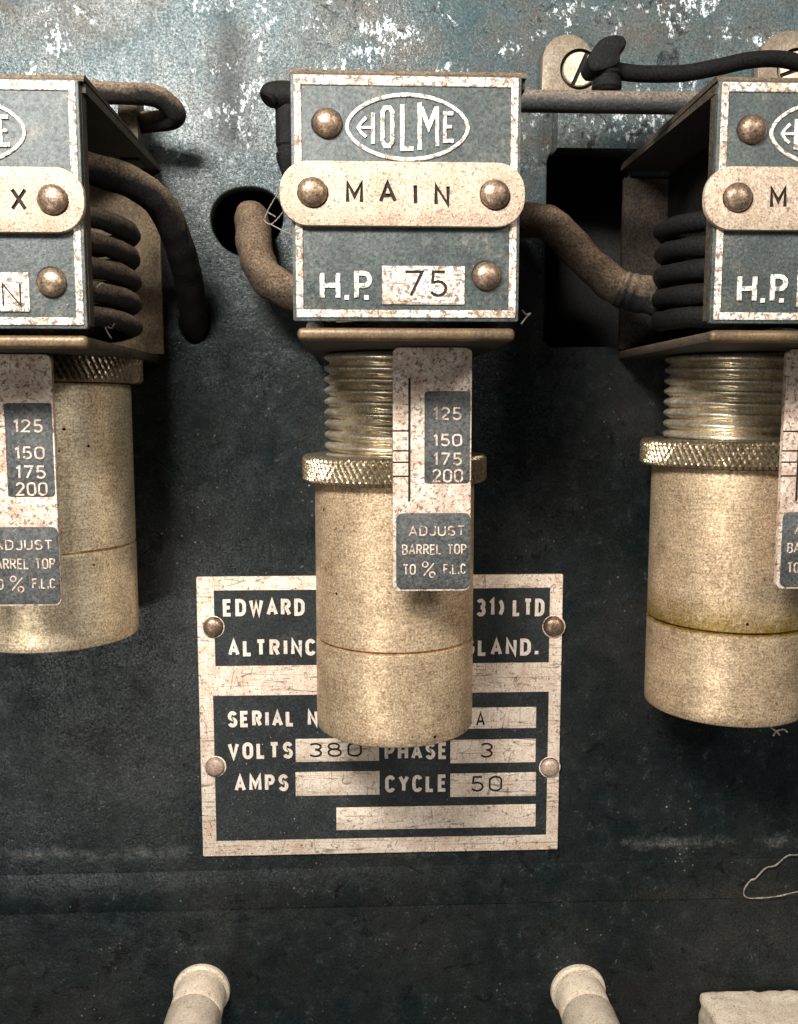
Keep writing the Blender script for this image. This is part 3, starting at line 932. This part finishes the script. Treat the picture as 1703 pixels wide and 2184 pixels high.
# thick cables
bm = nb()
tube(bm, [P(150, 352, 300), P(215, 366, 300), P(285, 390, 330), P(345, 440, 390), P(382, 520, 470), P(404, 610, 580), P(414, 680, 690), P(418, 716, 800)], 38, 20, 12, lump=.12)
tag(obj('curved_cable', bm, M_CABLE), 'thick black cable curving over the left coil into a slot in the board', 'cable')
bm = nb()
tube(bm, [P(536, 475, 830), P(536, 466, 740), P(538, 474, 655), P(545, 535, 600), P(572, 595, 560), P(640, 632, 540), P(720, 650, 520)], 47, 22, 12, lump=.14)
tag(obj('brown_cable', bm, M_BROWN), 'brown dusty cable coming out of the round hole left of the middle relay', 'cable')
bm = nb()
tube(bm, [P(1090, 470, 640), P(1135, 470, 600), P(1185, 484, 560), P(1240, 545, 540), P(1310, 606, 520), P(1400, 634, 500), P(1490, 642, 470), P(1640, 650, 440)], 46, 22, 12, lump=.14)
sc_ = tag(obj('sloping_cable', bm, M_BROWN), 'brown dusty cable sloping down from the middle relay to the right relay', 'cable')

bm = nb()
tube(bm, [P(1318, 612, 516), P(1350, 622, 508), P(1420, 640, 492), P(1490, 650, 470), P(1640, 658, 440)], lambda t: 45 + 5 * min(1, t * 12) - 6 * t + 1.2 * math.sin(t * 60), 22, 14, lump=.22)
obj('cable_sleeve', bm, M_CABLE, sc_)
# black lever and its strap
lv = thing('trip_lever', P(1295, 190, 300), 'black lever knob with a long arm above the rod, beside the slotted screw', 'lever')
lx = lv.location / S
k3 = lambda zx, zy, d: P(1126.3 + zx * .33862, zy * .33862, d) - lx
knob = [(395, 330), (450, 268), (520, 246), (580, 252), (602, 285), (592, 330), (565, 365), (560, 420), (510, 450), (440, 470), (390, 470), (360, 430), (362, 390)]
pts = [k3(x, y, 330) for x, y in knob]
pl = [(p.x, p.z) for p in reversed(pts)]
sm = [(q.x, q.y) for q in spline([Vector((*p, 0)) for p in pl + [pl[0]]], 5)[:-1]]
ar = sum(sm[i - 1][0] * sm[i][1] - sm[i][0] * sm[i - 1][1] for i in range(len(sm)))
if ar < 0: sm.reverse()
bm = nb(); prism(bm, sm, 0, 70, 7)
obj('knob', bm, M_BAKE_SHADE, lv, 50)
bm = nb()
cn = k3(505, 455, 330)
lathe(bm, (cn.x, 38, cn.z), (0, 0, -1), [(0, -6), (30, -6), (34, 2), (30, 8), (30, 12), (34, 16), (36, 34), (30, 44), (0, 44)], 24)
obj('neck', bm, M_BAKE_SHADE, lv)
bm = nb()
tube(bm, [k3(480, 430, 340), k3(620, 455, 350), k3(760, 465, 360), k3(980, 460, 370), k3(1180, 425, 380), k3(1400, 378, 390), k3(1600, 372, 400), k3(1800, 420, 410)], lambda t: 20, 14, 8, flat=1.0)
obj('arm', bm, M_BAKE_SHADE, lv)

# terminal lugs with slotted screws
def lug(px, py, r, sx, sy, sr, label, slot_ang, drop):
    c = P(px, py, PANEL - 24)
    t = thing('terminal_lug', (c.x, PANEL, c.z), label, 'terminal', 'lugs screwed to the top of the board')
    pts = [(r * math.cos(math.radians(a)), r * math.sin(math.radians(a))) for a in range(0, 181, 10)]
    pts = pts + [(-r, -drop), (r, -drop)]
    bm = nb(); prism(bm, pts, -24, 0, 3)
    cc = P(sx, sy, PANEL - 24)
    u, v = cc.x - c.x, cc.z - c.z
    cut = nb(); lathe(cut, (u, -40, v), (0, 1, 0), [(0, 0), (sr + 9, 0), (sr + 9, 30), (0, 30)], 40)
    b = carved('lug_plate', bm, cut, (M_LUG, M_BLACK), t)
    bm = nb()
    lathe(bm, (u, -9, v), (0, -1, 0), [(0, 0), (sr, 0), (sr, 15), (sr - 3, 18), (0, 19)], 40)
    cut = nb()
    d = Vector((math.cos(slot_ang), math.sin(slot_ang)))
    ribbon(cut, [(u - d.x * 90, v - d.y * 90), (u + d.x * 90, v + d.y * 90)], 11, -40, -20)
    carved('slotted_screw', bm, cut, (M_SCREW, M_BLACK), t)
    return t
lug(1212, 129, 71, 1237, 147, 46, 'worn lug with a slotted screw just left of the black lever', math.radians(66), 100)
lug(1684, 134, 88, 1702, 148, 50, 'lug in the top right corner above the right relay', math.radians(20), 120)

# bar added to stand for the lit patch of board under the rod
c = P(1262, 275, 640)
bm = nb()
x0, x1 = P(1190, 275, 640).x, P(1420, 275, 640).x
z0, z1 = P(1262, 316, 640).z, P(1262, 214, 640).z
box(bm, x0, x1, 640, PANEL + 4, z0, z1, 3)
tag(obj('lit_board_bar', bm, M_PANEL), 'blue grey bar added for the lit patch of board beneath the rod', 'bar')

# ------------------------------------------------------------------ posts and block at the bottom
def post(px, label, flat):
    c = P(px, 2112, PANEL)
    t = thing('terminal_post', (c.x, PANEL, c.z), label, 'post', 'cream posts standing out of the board')
    bm = nb()
    lathe(bm, (0, 3, 0), (0, -1, 0), [(0, 0), (86, 0), (88, 6), (86, 16), (80, 22), (0, 22)], 48)
    obj('flange', bm, M_POST, t)
    bm = nb()
    prof = [(0, 24), (73, 24), (78, 30), (78, 112), (75, 118), (70, 120), (70, 128), (77, 131), (81, 138), (81, 520), (76, 526), (0, 526)]
    lathe(bm, (0, 0, 0), (0, -1, 0), prof, 48)
    obj('shank', bm, M_POST, t)
    return t
post(431, 'cream painted post under the left side of the nameplate', 0)
post(1233, 'cream painted post under the right side of the nameplate', 1)
c = P(1490, 2112, PANEL)
bm = nb()
box(bm, c.x, c.x + 700, PANEL - 480, PANEL + 2, c.z - 420, c.z, 22, 4)
bmesh.ops.subdivide_edges(bm, edges=[e for e in bm.edges if e.calc_length() > 60], cuts=26, use_grid_fill=True)
for v in bm.verts:
    v.co += Vector((mnoise.noise(v.co * .03), mnoise.noise(v.co * .03 + Vector((9, 0, 0))), mnoise.noise(v.co * .03 + Vector((0, 9, 0))))) * 7
tag(obj('cream_block', bm, M_POST), 'rough cream painted block at the bottom right corner', 'block')

# ------------------------------------------------------------------ cobwebs and thread
def strands(name, lines, rad, label, m=M_COBWEB):
    bm = nb()
    for ln in lines:
        tube(bm, [P(*q) for q in ln], rad, 6, 6)
    return tag(obj(name, bm, m), label, 'cobweb')
strands('cobweb', [[(563, 470, 480), (572, 448, 470), (583, 428, 460)], [(563, 470, 480), (578, 478, 480), (596, 462, 470), (612, 440, 440)],
                   [(571, 452, 470), (588, 462, 475)], [(583, 428, 460), (600, 400, 420), (622, 350, 300), (640, 320, 150)],
                   [(578, 478, 480), (600, 490, 400), (622, 500, 250)]], 1.6, 'cobweb strands between the round hole and the middle relay')
strands('cobweb', [[(1115, 662, 60), (1122, 670, 80), (1132, 668, 100)], [(1132, 668, 100), (1122, 678, 60), (1113, 690, 20)]], 1.6,
        'tiny cobweb at the lower right corner of the middle relay')
strands('cobweb', [[(222, 690, 260), (236, 700, 255), (244, 690, 250)], [(222, 690, 260), (228, 706, 250), (238, 722, 240)], [(206, 612, 60), (218, 604, 90), (230, 612, 120)]], 1.8,
        'cobweb scraps at the bottom of the open side of the left relay')
strands('cobweb', [[(1640, 1548, 330), (1656, 1560, 335), (1664, 1568, 335)], [(1656, 1560, 335), (1650, 1570, 335)], [(1656, 1560, 335), (1672, 1556, 335), (1680, 1562, 338)]], 2.2,
        'fluff hanging under the bottom of the right barrel')
bm = nb()
tube(bm, [P(1740, 1800, 700), P(1706, 1822, 702), P(1680, 1826, 705), P(1655, 1846, 703), P(1634, 1852, 706), P(1612, 1874, 708), P(1602, 1878, 708), P(1588, 1898, 708), P(1592, 1914, 708), P(1620, 1916, 708), P(1660, 1912, 707), P(1690, 1905, 705), P(1740, 1895, 705)], lambda t: 1.5 + 1.0 * abs(math.sin(t * 31)), 8, 8, lump=.5)
tag(obj('stray_thread', bm, M_COBWEB), 'looped pale thread clinging to the board near the right edge', 'thread')
